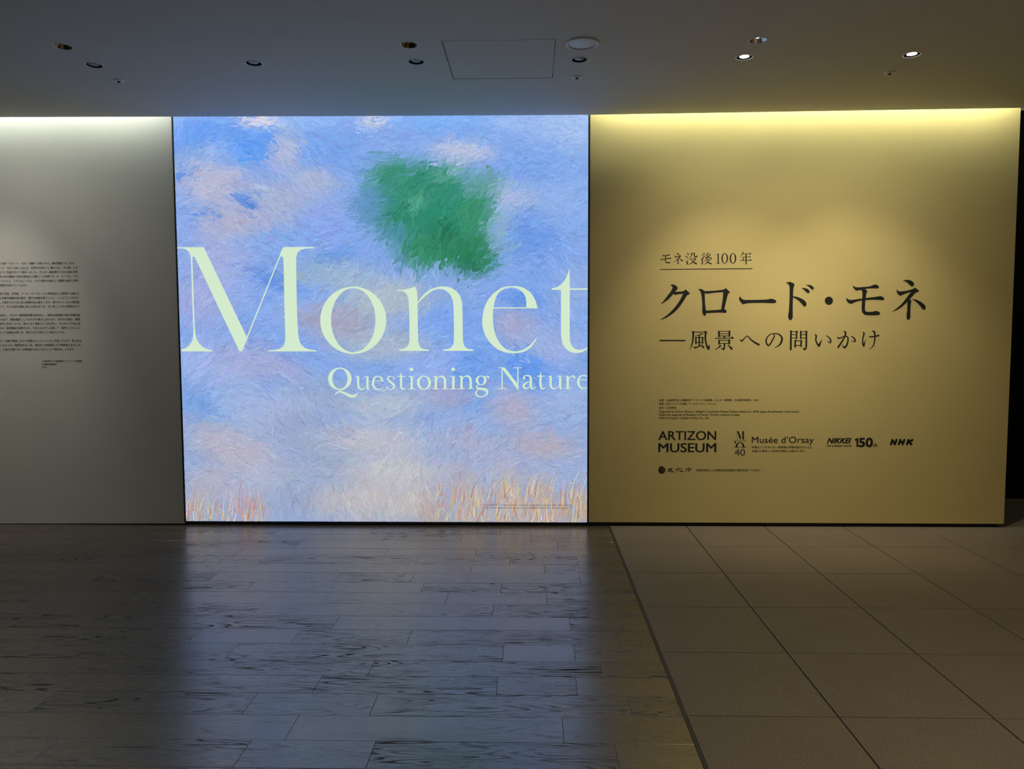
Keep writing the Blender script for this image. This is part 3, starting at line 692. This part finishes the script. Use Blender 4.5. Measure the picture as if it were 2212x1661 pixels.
pn.ell(1120, 272, 18, 18); pn.rib((1108, 268, 14), (1128, 240, 15), (1170, 229, 17), (1213, 245, 28), (1229, 290, 36), (1229, 395, 34), (1245, 432, 26), (1275, 438, 14), (1305, 408, 6), cap=False); pn.rib((1222, 322, 8), (1160, 345, 18), (1115, 388, 34), (1127, 425, 28), (1168, 434, 18), (1222, 400, 8), cap=False); fin()
pn.rib((1389, 174, 5), (1385, 215, 20), (1384, 245, 34), (1384, 385, 34), (1398, 430, 28), (1428, 440, 13), (1458, 413, 6), cap=False); pn.bar(1328, 240, 1452, 240, 13); fin()
pn.rib((1545, 238, 34), (1545, 370, 32), (1560, 422, 29), (1598, 442, 17), (1638, 428, 12), (1682, 395, 8), cap=False); pn.bar(1498, 242, 1546, 242, 12); pn.rib((1696, 238, 34), (1696, 395, 34), (1702, 436, 22), cap=False); pn.bar(1640, 242, 1696, 242, 12); pn.bar(1688, 443, 1732, 433, 12); fin()
pn.bar(1817, 236, 1817, 436, 36); pn.bar(1772, 242, 1817, 242, 12); pn.bar(1770, 435, 1875, 435, 11); pn.rib((1832, 292, 8), (1862, 250, 13), (1900, 234, 20), (1920, 255, 24)); pn.ell(1921, 258, 18, 18); fin()
pn.bar(1995, 297, 2127, 297, 11); pn.rib((2127, 243, 18), (2065, 227, 15), (2010, 252, 26), (1983, 330, 36), (1996, 390, 33), (2034, 426, 24), (2080, 436, 15), (2127, 423, 9), cap=False); fin()

# --- big title on the right wall
A_, B_, C_ = (1410, 600, .09042), (1600, 600, .09042), (1800, 600, .09946)
pv = Pen(*A_, YL)
def finv(name='character', m=m_vinyl): pv.done(name, m, wall_r)
pv.shape([(415, 168, 1), (480, 158), (550, 185), (598, 235), (588, 272), (525, 335, 1), (640, 329), (725, 320), (790, 279, 1), (886, 365, 1), (878, 388), (820, 420), (740, 550), (640, 690), (520, 820), (380, 920), (270, 978), (163, 1013, 1), (290, 930), (420, 820), (540, 690), (640, 550), (728, 378, 1), (620, 392), (535, 402), (488, 385, 1), (400, 490), (300, 570), (180, 636, 1), (270, 540), (360, 420), (440, 310), (476, 232), (460, 200)]); finv()
pv.shape([(1078, 282, 1), (1140, 265), (1195, 285), (1250, 320, 1), (1500, 305), (1700, 276), (1745, 244, 1), (1848, 342, 1), (1797, 390, 1), (1750, 580), (1712, 745, 1), (1762, 785), (1760, 825), (1720, 838), (1600, 828), (1275, 845, 1), (1265, 890), (1238, 908), (1205, 880), (1182, 810), (1185, 650), (1170, 450), (1145, 350), (1120, 300)],
         [(1243, 365, 1), (1300, 378), (1500, 352), (1670, 343, 1), (1685, 350, 1), (1665, 560), (1632, 758, 1), (1500, 770), (1270, 782, 1), (1250, 600)]); finv()
pv.at_crop(*B_)
pv.shape([(-17, 443, 1), (10, 482), (65, 522), (200, 530), (450, 525), (650, 515), (720, 500), (800, 515), (851, 558), (840, 590), (790, 605), (500, 598), (250, 602), (130, 612), (65, 632), (15, 597), (-30, 530), (-36, 480)]); finv()
pv.shape([(1075, 122, 1), (1150, 98), (1220, 110), (1288, 150, 1), (1275, 200), (1257, 280), (1250, 440, 1), (1360, 460), (1480, 510), (1550, 570), (1573, 630), (1555, 675), (1520, 688), (1480, 650), (1430, 590), (1350, 520), (1250, 465, 1), (1242, 700), (1245, 900), (1235, 970), (1190, 1012), (1150, 985), (1135, 910), (1155, 750), (1170, 300), (1160, 190), (1130, 145)])
pv.shape([(1450, 242, 1), (1540, 248), (1610, 275), (1645, 320), (1640, 355), (1610, 368), (1570, 345), (1510, 285)])
pv.shape([(1550, 165, 1), (1640, 170), (1710, 195), (1745, 240), (1738, 275), (1715, 285), (1680, 262), (1620, 205)]); finv()
pv.ell(2107, 547, 97, 97); finv()
pv.at_crop(*C_)
pv.shape([(425, 170, 1), (465, 195), (510, 207), (650, 200), (790, 185), (860, 160), (905, 145), (970, 165), (992, 205), (980, 225), (900, 228), (760, 232), (690, 243, 1), (742, 285, 1), (720, 340), (705, 437, 1), (870, 420), (970, 405), (1025, 398), (1085, 420), (1110, 455), (1090, 485), (1000, 480), (870, 476), (698, 485, 1), (688, 680), (702, 725), (760, 740), (860, 735), (935, 720), (1000, 745), (1020, 775), (1000, 800), (940, 812), (800, 813), (700, 805), (640, 765), (618, 680), (625, 490, 1), (500, 518), (388, 570, 1), (320, 535), (285, 480), (285, 430, 1), (320, 465), (380, 480), (500, 468), (630, 448, 1), (632, 330), (620, 275), (600, 262, 1), (500, 280, 1), (455, 240), (430, 205)]); finv()
pv.shape([(1512, 55, 1), (1600, 45), (1690, 62), (1745, 105), (1756, 150), (1720, 188), (1690, 180), (1600, 100)])
pv.shape([(1380, 240, 1), (1410, 285), (1460, 297), (1600, 278), (1720, 245), (1775, 213, 1), (1868, 280, 1), (1840, 305), (1790, 325), (1720, 400), (1662, 465, 1), (1700, 500, 1), (1680, 600), (1675, 750), (1670, 870), (1637, 912), (1600, 890), (1590, 830), (1605, 700), (1610, 525, 1), (1500, 620), (1400, 690), (1265, 745, 1), (1380, 660), (1500, 550), (1600, 420), (1690, 305, 1), (1570, 342), (1450, 392, 1), (1400, 350), (1378, 300)])
pv.shape([(1700, 460, 1), (1800, 475), (1900, 520), (1980, 585), (2008, 640), (1998, 680), (1965, 690), (1935, 675), (1860, 580), (1780, 510)]); finv()
# --- subtitle
pv.at_crop(1410, 700, .11754)
pv.bar(125, 302, 603, 302, 22); finv()
pv.poly([(723, 120), (765, 142), (765, 150), (723, 150)]); pv.rib((744, 142, 38), (743, 250, 31), (722, 370, 22), (670, 480, 4), cap=False); pv.bar(745, 145, 980, 145, 13); pv.poly([(940, 137), (975, 124), (1007, 155), (985, 172), (958, 172)]); pv.rib((975, 150, 34), (967, 250, 31), (982, 360, 29), (1012, 440, 34), (1032, 462, 24), cap=True); pv.poly([(1010, 420), (1045, 372), (1047, 465), (1020, 470)])
pv.rib((775, 212, 5), (860, 196, 14), (905, 178, 20), (932, 184, 6), cap=False); pv.bar(855, 200, 855, 412, 26); pv.bar(793, 232, 793, 366, 27); pv.bar(915, 238, 915, 358, 28); pv.poly([(905, 240), (915, 228), (942, 250), (928, 262)]); pv.bar(793, 243, 920, 243, 11); pv.bar(793, 335, 915, 335, 10)
pv.rib((750, 410, 6), (778, 432, 30), (830, 415, 16), (905, 395, 9), cap=False); pv.rib((885, 370, 4), (915, 402, 22), (935, 430, 27)); finv()
pv.poly([(1200, 117), (1238, 135), (1200, 150)]); pv.bar(1218, 128, 1218, 238, 33); pv.bar(1409, 128, 1409, 232, 32); pv.poly([(1390, 130), (1412, 117), (1435, 142), (1420, 155)]); [pv.bar(1218, q, 1410, q, 10) for q in (133, 176, 216)]; pv.bar(1315, 216, 1315, 258, 28); pv.bar(1140, 259, 1490, 259, 12); pv.poly([(1422, 255), (1462, 227), (1493, 262)])
pv.bar(1220, 285, 1220, 372, 31); pv.bar(1405, 285, 1405, 370, 31); pv.poly([(1388, 290), (1408, 279), (1430, 300), (1418, 310)]); pv.bar(1220, 296, 1405, 296, 11); pv.bar(1220, 351, 1405, 351, 10); pv.rib((1316, 351, 28), (1316, 425, 28), (1298, 462, 26), (1255, 430, 4), cap=False)
pv.rib((1252, 388, 30), (1205, 432, 17), (1143, 468, 4), cap=False); pv.rib((1375, 385, 4), (1420, 415, 24), (1450, 450, 36)); finv()
pv.rib((1606, 285, 12), (1635, 308, 28), (1682, 265, 17), (1740, 217, 15), (1800, 280, 23), (1880, 340, 29), (1950, 377, 35)); finv()
pv.at_crop(1650, 700, .11754)
pv.rib((180, 185, 16), (196, 213, 24), (160, 290, 24), (112, 372, 24), (86, 395, 24), (50, 355, 26), (43, 290, 25), (80, 220, 19), (140, 180, 15), (210, 172, 15), (290, 195, 23), (332, 252, 33), (325, 320, 35), (280, 390, 24), (190, 435, 3), cap=False); finv()
for xa, xb in ((499, 603), (680, 781)):
    pv.poly([(xa - 16, 115), (xa + 16, 135), (xa - 16, 150)]); pv.poly([(xb - 18, 132), (xb + 2, 117), (xb + 28, 142), (xb + 14, 156)]); [pv.bar(xa, q, xb, q, 10) for q in (138, 191, 254)]
pv.rib((499, 130, 32), (495, 462, 34)); pv.bar(602, 130, 600, 272, 29); pv.bar(680, 130, 677, 270, 29); pv.rib((780, 130, 33), (776, 425, 31), (748, 462, 30), (712, 430, 4), cap=False)
pv.rib((577, 298, 28), (573, 412, 30)); pv.rib((687, 300, 28), (682, 404, 30)); pv.poly([(672, 300), (688, 288), (708, 312), (698, 322)]); pv.bar(577, 306, 688, 306, 10); pv.bar(577, 390, 688, 390, 10); finv()
pv.rib((930, 180, 6), (962, 212, 29), (955, 290, 24), (985, 368, 28), (1014, 405, 26)); pv.poly([(985, 395), (1078, 264), (1032, 410), (1008, 400)]); pv.rib((1140, 205, 6), (1195, 245, 21), (1230, 300, 27), (1225, 340, 22)); pv.poly([(1163, 315), (1200, 318), (1222, 350), (1215, 352)]); finv()
pv.rib((1350, 226, 9), (1374, 260, 27), (1430, 245, 19), (1500, 222, 16), (1540, 240, 25), (1548, 290, 27), (1526, 378, 28), (1482, 430, 34), (1438, 378, 3), cap=False); pv.rib((1462, 135, 12), (1503, 152, 32), (1480, 240, 25), (1420, 345, 28), (1368, 422, 34)); pv.rib((1590, 215, 4), (1650, 250, 23), (1680, 300, 28), (1668, 322, 18), (1605, 300, 3), cap=False); finv()
pv.rib((1815, 142, 8), (1842, 172, 28), (1820, 260, 22), (1818, 350, 27), (1836, 402, 28)); pv.poly([(1824, 380), (1878, 262), (1852, 405)]); pv.rib((1925, 218, 6), (1960, 234, 23), (2030, 226, 20), (2108, 208, 30)); pv.rib((1985, 126, 10), (2030, 140, 32), (2040, 240, 27), (2030, 340, 23), (2000, 410, 16), (1935, 468, 3), cap=False); finv()
# --- small heading with its rule
pv.at_crop(1410, 530, .1085)
pv.bar(152, 479, 1986, 462, 15); finv('rule_line')
pv.rib((192, 188, 7), (215, 206, 16), (270, 200, 13), (330, 188, 22)); pv.rib((158, 260, 7), (180, 281, 18), (260, 266, 13), (358, 257, 22)); pv.rib((259, 205, 18), (255, 300, 18), (272, 340, 20), (342, 342, 22)); finv()
pv.rib((475, 155, 5), (512, 172, 26)); pv.rib((435, 206, 6), (456, 234, 18), (510, 214, 13), (550, 208, 22), (512, 260, 18), (480, 293, 13), (410, 332, 4), cap=False); pv.rib((508, 270, 15), (503, 366, 22)); pv.rib((533, 263, 5), (592, 303, 26)); finv()
pv.rib((678, 150, 5), (710, 180, 22)); pv.rib((650, 208, 5), (684, 237, 22)); pv.rib((658, 312, 5), (685, 338, 22), (688, 368, 27)); pv.rib((690, 330, 14), (716, 230, 3)); pv.rib((765, 152, 18), (775, 190, 20), (765, 218, 12), (725, 243, 3), cap=False); pv.bar(765, 158, 832, 156, 11); pv.rib((830, 158, 22), (829, 210, 21), (850, 226, 22), (882, 226, 18)); pv.poly([(868, 222), (878, 182), (892, 228)]); pv.rib((728, 267, 5), (850, 262, 13)); pv.rib((858, 264, 20), (820, 310, 16), (770, 352, 14), (710, 380, 4), cap=False); pv.rib((758, 268, 6), (800, 322, 15), (868, 366, 27)); finv()
pv.rib((1032, 150, 20), (1000, 188, 12), (958, 212, 3), cap=False); pv.rib((1030, 203, 20), (1000, 255, 13), (950, 294, 3), cap=False); pv.rib((990, 250, 20), (988, 370, 22)); pv.rib((1108, 148, 20), (1085, 178, 14), (1062, 190, 10), (1110, 216, 14)); pv.rib((1148, 178, 20), (1108, 222, 12), (1040, 246, 7), (1135, 240, 10), (1166, 264, 24)); pv.rib((1092, 252, 14), (1062, 288, 10), (1018, 312, 3), cap=False); pv.rib((1065, 284, 7), (1132, 280, 11)); pv.rib((1134, 282, 18), (1098, 330, 15), (1018, 380, 4), cap=False); pv.rib((1060, 292, 6), (1100, 338, 14), (1163, 366, 24)); finv()
pv.bar(1305, 168, 1303, 356, 23); pv.rib((1258, 184, 4), (1305, 170, 12)); pv.bar(1256, 356, 1347, 356, 9); finv()
pv.ell(1433, 258, 66, 104, 1434, 258, 38, 94); finv()
pv.ell(1597, 258, 66, 104, 1598, 258, 38, 94); finv()
pv.rib((1803, 132, 22), (1780, 180, 13), (1738, 240, 3), cap=False); pv.bar(1785, 171, 1960, 169, 9); pv.poly([(1915, 168), (1942, 146), (1968, 170)]); pv.bar(1800, 228, 1800, 298, 17); pv.bar(1795, 232, 1945, 230, 8); pv.poly([(1910, 229), (1930, 212), (1955, 231)]); pv.bar(1736, 298, 1968, 297, 9); pv.poly([(1918, 296), (1945, 273), (1970, 298)]); pv.rib((1858, 170, 22), (1857, 368, 23)); finv()
# --- emblems
pv.at_crop(1410, 920, .14014)
H_ = (1410, 920, .14014)
pv.bar(1303, 84, 1303, 202, 3); pv.poly([(1300, 80), (1322, 80), (1358, 170), (1350, 207), (1345, 207)]); pv.bar(1350, 207, 1390, 82, 4); pv.bar(1395, 80, 1395, 206, 23); [pv.bar(a, q, b, q, 3) for a, b, q in ((1290, 1325, 81), (1383, 1417, 81), (1290, 1318, 205), (1374, 1418, 205))]; finv('letter')
pv.bar(1245, 229, 1447, 229, 4); finv('rule_line')
n_ = 20
pv.poly([(1346 + 70 * math.cos(math.pi * k / n_), 327 - 78 * math.sin(math.pi * k / n_)) for k in range(n_ + 1)] + [(1346 - 40 * math.cos(math.pi * k / n_), 327 - 70 * math.sin(math.pi * k / n_)) for k in range(n_ + 1)])
pv.ell(1272, 251, 12, 12); pv.rib((1278, 255, 11), (1275, 275, 3)); finv('letter')
pv.bar(1245, 330, 1447, 330, 4); finv('rule_line')
# half disc with lattice
cx_, cy2, r_ = 147, 677, 60
pv.poly([(cx_ + 6, cy2 - r_)] + [(cx_ + r_ * math.cos(a), cy2 + r_ * math.sin(a)) for a in np.linspace(-math.pi / 2, -3 * math.pi / 2, 24)] + [(cx_ + 6, cy2 + r_), (cx_ - 14, cy2 + 40), (cx_ - 24, cy2), (cx_ - 14, cy2 - 40)])
for i in range(-6, 7):
    for j in range(-6, 7):
        if (i + j) % 2: continue
        x_, y__ = cx_ + 16 + i * 7.6, cy2 + j * 7.6
        if x_ > cx_ - 22 and (x_ - cx_) ** 2 + (y__ - cy2) ** 2 < 52 ** 2: pv.poly([(x_ - 6.5, y__), (x_, y__ - 6.5), (x_ + 6.5, y__), (x_, y__ + 6.5)])
finv('emblem')
pv.rib((262, 640, 7), (275, 652, 9)); pv.rib((228, 668, 7), (300, 658, 9)); pv.rib((300, 662, 9), (265, 690, 9), (222, 704, 6)); pv.rib((240, 665, 6), (270, 690, 10), (310, 706, 13), (325, 700, 7)); finv()
pv.rib((395, 645, 10), (372, 668, 9), (350, 672, 6)); pv.rib((385, 660, 9), (380, 695, 9), (365, 705, 6)); pv.rib((412, 650, 10), (420, 690, 10), (450, 702, 11), (472, 690, 9)); pv.rib((452, 652, 9), (428, 668, 7)); finv()
pv.rib((545, 640, 8), (552, 650, 8)); pv.rib((515, 662, 7), (592, 655, 9)); pv.rib((525, 662, 8), (520, 690, 9), (502, 704, 6)); pv.rib((535, 680, 7), (590, 675, 8)); pv.rib((562, 678, 9), (562, 700, 10), (550, 706, 6)); finv()
# rounded broadcaster letters and slanted newspaper letters
pv.at_crop(1700, 920, .14014)
pv.rib((1602, 280, 33), (1626, 216, 33)); pv.rib((1626, 216, 34), (1662, 280, 34)); pv.rib((1662, 280, 33), (1688, 214, 33)); finv('letter')
pv.rib((1724, 280, 33), (1748, 215, 33)); pv.rib((1782, 280, 33), (1808, 215, 33)); pv.rib((1738, 248, 31), (1795, 248, 31)); finv('letter')
pv.rib((1850, 280, 33), (1874, 215, 33)); pv.rib((1932, 215, 33), (1878, 250, 33)); pv.rib((1885, 245, 33), (1916, 282, 33)); finv('letter')

pv.poly([(1070, 321), (1098, 321), (1098, 188), (1076, 188), (1045, 206), (1051, 229), (1070, 219)]); finv('letter')
# --- type set in the built-in font
TEXTS = []   # body, x0, x1, yc, plane y, parent, material, bold, box(y0,y1) or None, shear
def text(body, x0, x1, yc, par, m, bold=0.0, fit=None, shear=0.0, name='text_line', plane=YL): TEXTS.append((body, x0, x1, yc, par, m, bold, fit, shear, name, plane))
g = .14467; gx_ = lambda v: 1415 + v * g; gy_ = lambda v: 855 + v * g
for s_, a, b, c in (('主催｜公益財団法人石橋財団アーティゾン美術館、オルセー美術館、日本経済新聞社、NHK', 60, 1550, 64),
                    ('後援｜在日フランス大使館／アンスティチュ・フランセ', 60, 910, 118), ('協力｜日本航空', 60, 315, 177),
                    ("Organized by Artizon Museum, Ishibashi Foundation; Musée d'Orsay; Nikkei Inc.; NHK (Japan Broadcasting Corporation)", 57, 2147, 233),
                    ('Under the auspices of Embassy of France / French Institute of Japan', 57, 1268, 280), ('With the Support of Japan Airlines Co., Ltd.', 57, 808, 328)):
    text(s_, gx_(a), gx_(b), gy_(c), wall_r, m_vinyl, 0.012)
hx = lambda v: 1410 + v * .14014; hy = lambda v: 920 + v * .14014; ix = lambda v: 1700 + v * .14014
text('ARTIZON', hx(88), hx(977), 0, wall_r, m_vinyl, 0.017, (hy(78), hy(217)))
text('MUSEUM', hx(90), hx(978), 0, wall_r, m_vinyl, 0.017, (hy(264), hy(404)))
text('40', hx(1260), hx(1425), 0, wall_r, m_vinyl_g, 0.006, (hy(354), hy(457)))
text("Musée d’Orsay", hx(1527), ix(415), 0, wall_r, m_vinyl, 0.004, (hy(165), hy(292)))
text('本展はパリのオルセー美術館の学術的協力のもとに', hx(1528), ix(390), hy(328), wall_r, m_vinyl, 0.012)
text('企画され数多くの名作が特別に出展されます。', hx(1528), ix(290), hy(387), wall_r, m_vinyl, 0.012)
text('NIKKEI', ix(620), ix(990), 0, wall_r, m_vinyl, 0.03, (hy(188), hy(265)), 0.35)
text('For a better world', ix(615), ix(990), 0, wall_r, m_vinyl, 0.016, (hy(286), hy(321)))
text('50', ix(1108), ix(1320), 0, wall_r, m_vinyl, 0.026, (hy(188), hy(321)))
text('th', ix(1325), ix(1392), 0, wall_r, m_vinyl, 0.012, (hy(266), hy(321)))
text('本展は政府による美術品保証制度の適用を受けています。', hx(665), hx(1665), hy(682), wall_r, m_vinyl, 0.012)
jx = lambda v: v * .0859; jy = lambda v: 555 + v * .0859; ky = lambda v: 670 + v * .0859
for s_, a, b, c in (('100年「クロード・モネ ―風景への問いかけ」展を開催いたします。', 20, 1885, jy(165)),
                    ('ード・モネ (1840–1926) は、自然光の移ろいに魅せられ、その美しさを', -10, 1950, jy(278)),
                    ('ようと生涯をかけて探求しました。オルセー美術館がモネの没後100年', -10, 1955, jy(385)),
                    ('念の年の幕開けを飾る展覧会と位置づける本展では、ル・アーヴル、アル', -20, 1960, jy(495)),
                    ('ントゥイユ、ジヴェルニーなど、モネの創作を語る上で重要な場所と時代', -30, 1970, jy(605)),
                    ('発展を丹念にたどります。', -20, 680, jy(713)),
                    ('画や写真、浮世絵、アール・ヌーヴォーの工芸作品などの表現との関わり', -10, 1985, jy(925)),
                    ('の背景や動機を読み解き、現代の映像作家アンジュ・レッチアによるモネ', -10, 1985, jy(1035)),
                    ('して制作された没入型の映像作品も展示します。様々なジャンルの視覚表', -10, 1995, jy(1145)),
                    ('とで、モネの創作活動に新たな光を当てる、全く新しいモネの展覧会です。', -10, 2020, jy(1252)),
                    ('を含む、オルセー美術館所蔵の約90点に、国内の美術館や個人所蔵作品', -10, 2010, ky(128)),
                    ('140点で、風景画家としてのモネの魅力に迫ります。近代化が進み、風景', -10, 2012, ky(235)),
                    ('時代に生きたモネは、変わりゆく風景とどう向き合い、それをどう作品に表', -10, 2020, ky(343)),
                    ('のか。自然環境が変動する今、モネのまなざしを通して「自然とどのように', -20, 2025, ky(450)),
                    ('という普遍的な問いを、現代を生きる私たちに投げかけます。', -10, 1650, ky(560)),
                    ('が、本展の開催にあたり貴重なコレクションをご出品いただき、多大なる', 0, 2038, ky(772)),
                    ('したオルセー美術館をはじめ、国内外の美術館および所蔵者のみなさま、', 0, 2050, ky(880)),
                    ('、ご協力を賜りました関係者のみなさまに心より御礼申し上げます。', 0, 1885, ky(988)),
                    ('公益財団法人石橋財団アーティゾン美術館', 1050, 2060, ky(1282)), ('日本経済新聞社', 1050, 1432, ky(1362)), ('NHK', 1055, 1178, ky(1437))):
    text(s_, jx(a), jx(b), c, wall_l, m_vinyl_s, 0.012)
lx = lambda v: 1030 + v * .1085; ly = lambda v: 1070 + v * .1085
text("Claude MONET, Study of a Figure Outdoors (Facing Right) [detail], 1886, Musée d'Orsay", lx(132), lx(1905), ly(188), lb, m_caption, 0.006, plane=YP)
text("Photo ©GrandPalaisRmn (musée d'Orsay) / Stéphane Maréchalle / distributed by AMF", lx(132), lx(1875), ly(245), lb, m_caption, 0.006, plane=YP)

tmp = []
for T in TEXTS:
    c = bpy.data.curves.new('text', 'FONT'); c.body = T[0]; c.resolution_u = 5 if T[7] else 2; c.offset = 0.0; c.shear = T[8]; c.fill_mode = 'FRONT'
    o = bpy.data.objects.new('text', c); COL.objects.link(o); tmp.append(o)
bpy.context.view_layer.update()
dg = bpy.context.evaluated_depsgraph_get()
for o, (body, x0, x1, yc, par, m, bold, fit, shear, name, plane) in zip(tmp, TEXTS):
    me = bpy.data.meshes.new_from_object(o.evaluated_get(dg)); n = len(me.vertices)
    co = np.empty(n * 3, dtype=np.float32); me.vertices.foreach_get('co', co); co = co.reshape(-1, 3)
    a, b = co[:, 0].min(), co[:, 0].max()
    if fit:
        P0, P1 = at(x0, fit[1], y=plane), at(x1, fit[0], y=plane); c0, c1 = co[:, 1].min(), co[:, 1].max()
        z = P0[2] + (co[:, 1] - c0) / (c1 - c0) * (P1[2] - P0[2]); sx = (P1[0] - P0[0]) / (b - a)
    else:
        P0, P1 = at(x0, yc, y=plane), at(x1, yc, y=plane); sx = (P1[0] - P0[0]) / (b - a)
        z = P0[2] + (co[:, 1] - 0.36) * sx
    out = np.stack([P0[0] + (co[:, 0] - a) * sx, np.full(n, plane), z], 1).astype(np.float32)
    if bold:
        fs = [tuple(p.vertices) for p in me.polygons]; bw = bold * abs(sx); V = []; Fq = []
        ofs = [(-bw, -bw), (bw, -bw), (bw, bw), (-bw, bw)] if bold > 0.02 else [(-bw, 0), (bw, 0)]
        for a_, b_ in ofs:
            k_ = len(V); V += [(q[0] + a_, q[1] - 6e-5 * (k_ > 0) * (1 + ofs.index((a_, b_))), q[2] + b_) for q in out.tolist()]; Fq += [tuple(i + k_ for i in f_) for f_ in fs]
        bpy.data.meshes.remove(me); me = bpy.data.meshes.new(name); me.from_pydata(V, [], Fq)
    else: me.vertices.foreach_set('co', out.ravel())
    me.update(); me.materials.clear()
    w = link(name, me, m); w.parent = par; me.name = name
    if par is lb: w.matrix_parent_inverse = Matrix.Translation(-lb.location)
for o in tmp:
    d = o.data; bpy.data.objects.remove(o); bpy.data.curves.remove(d)
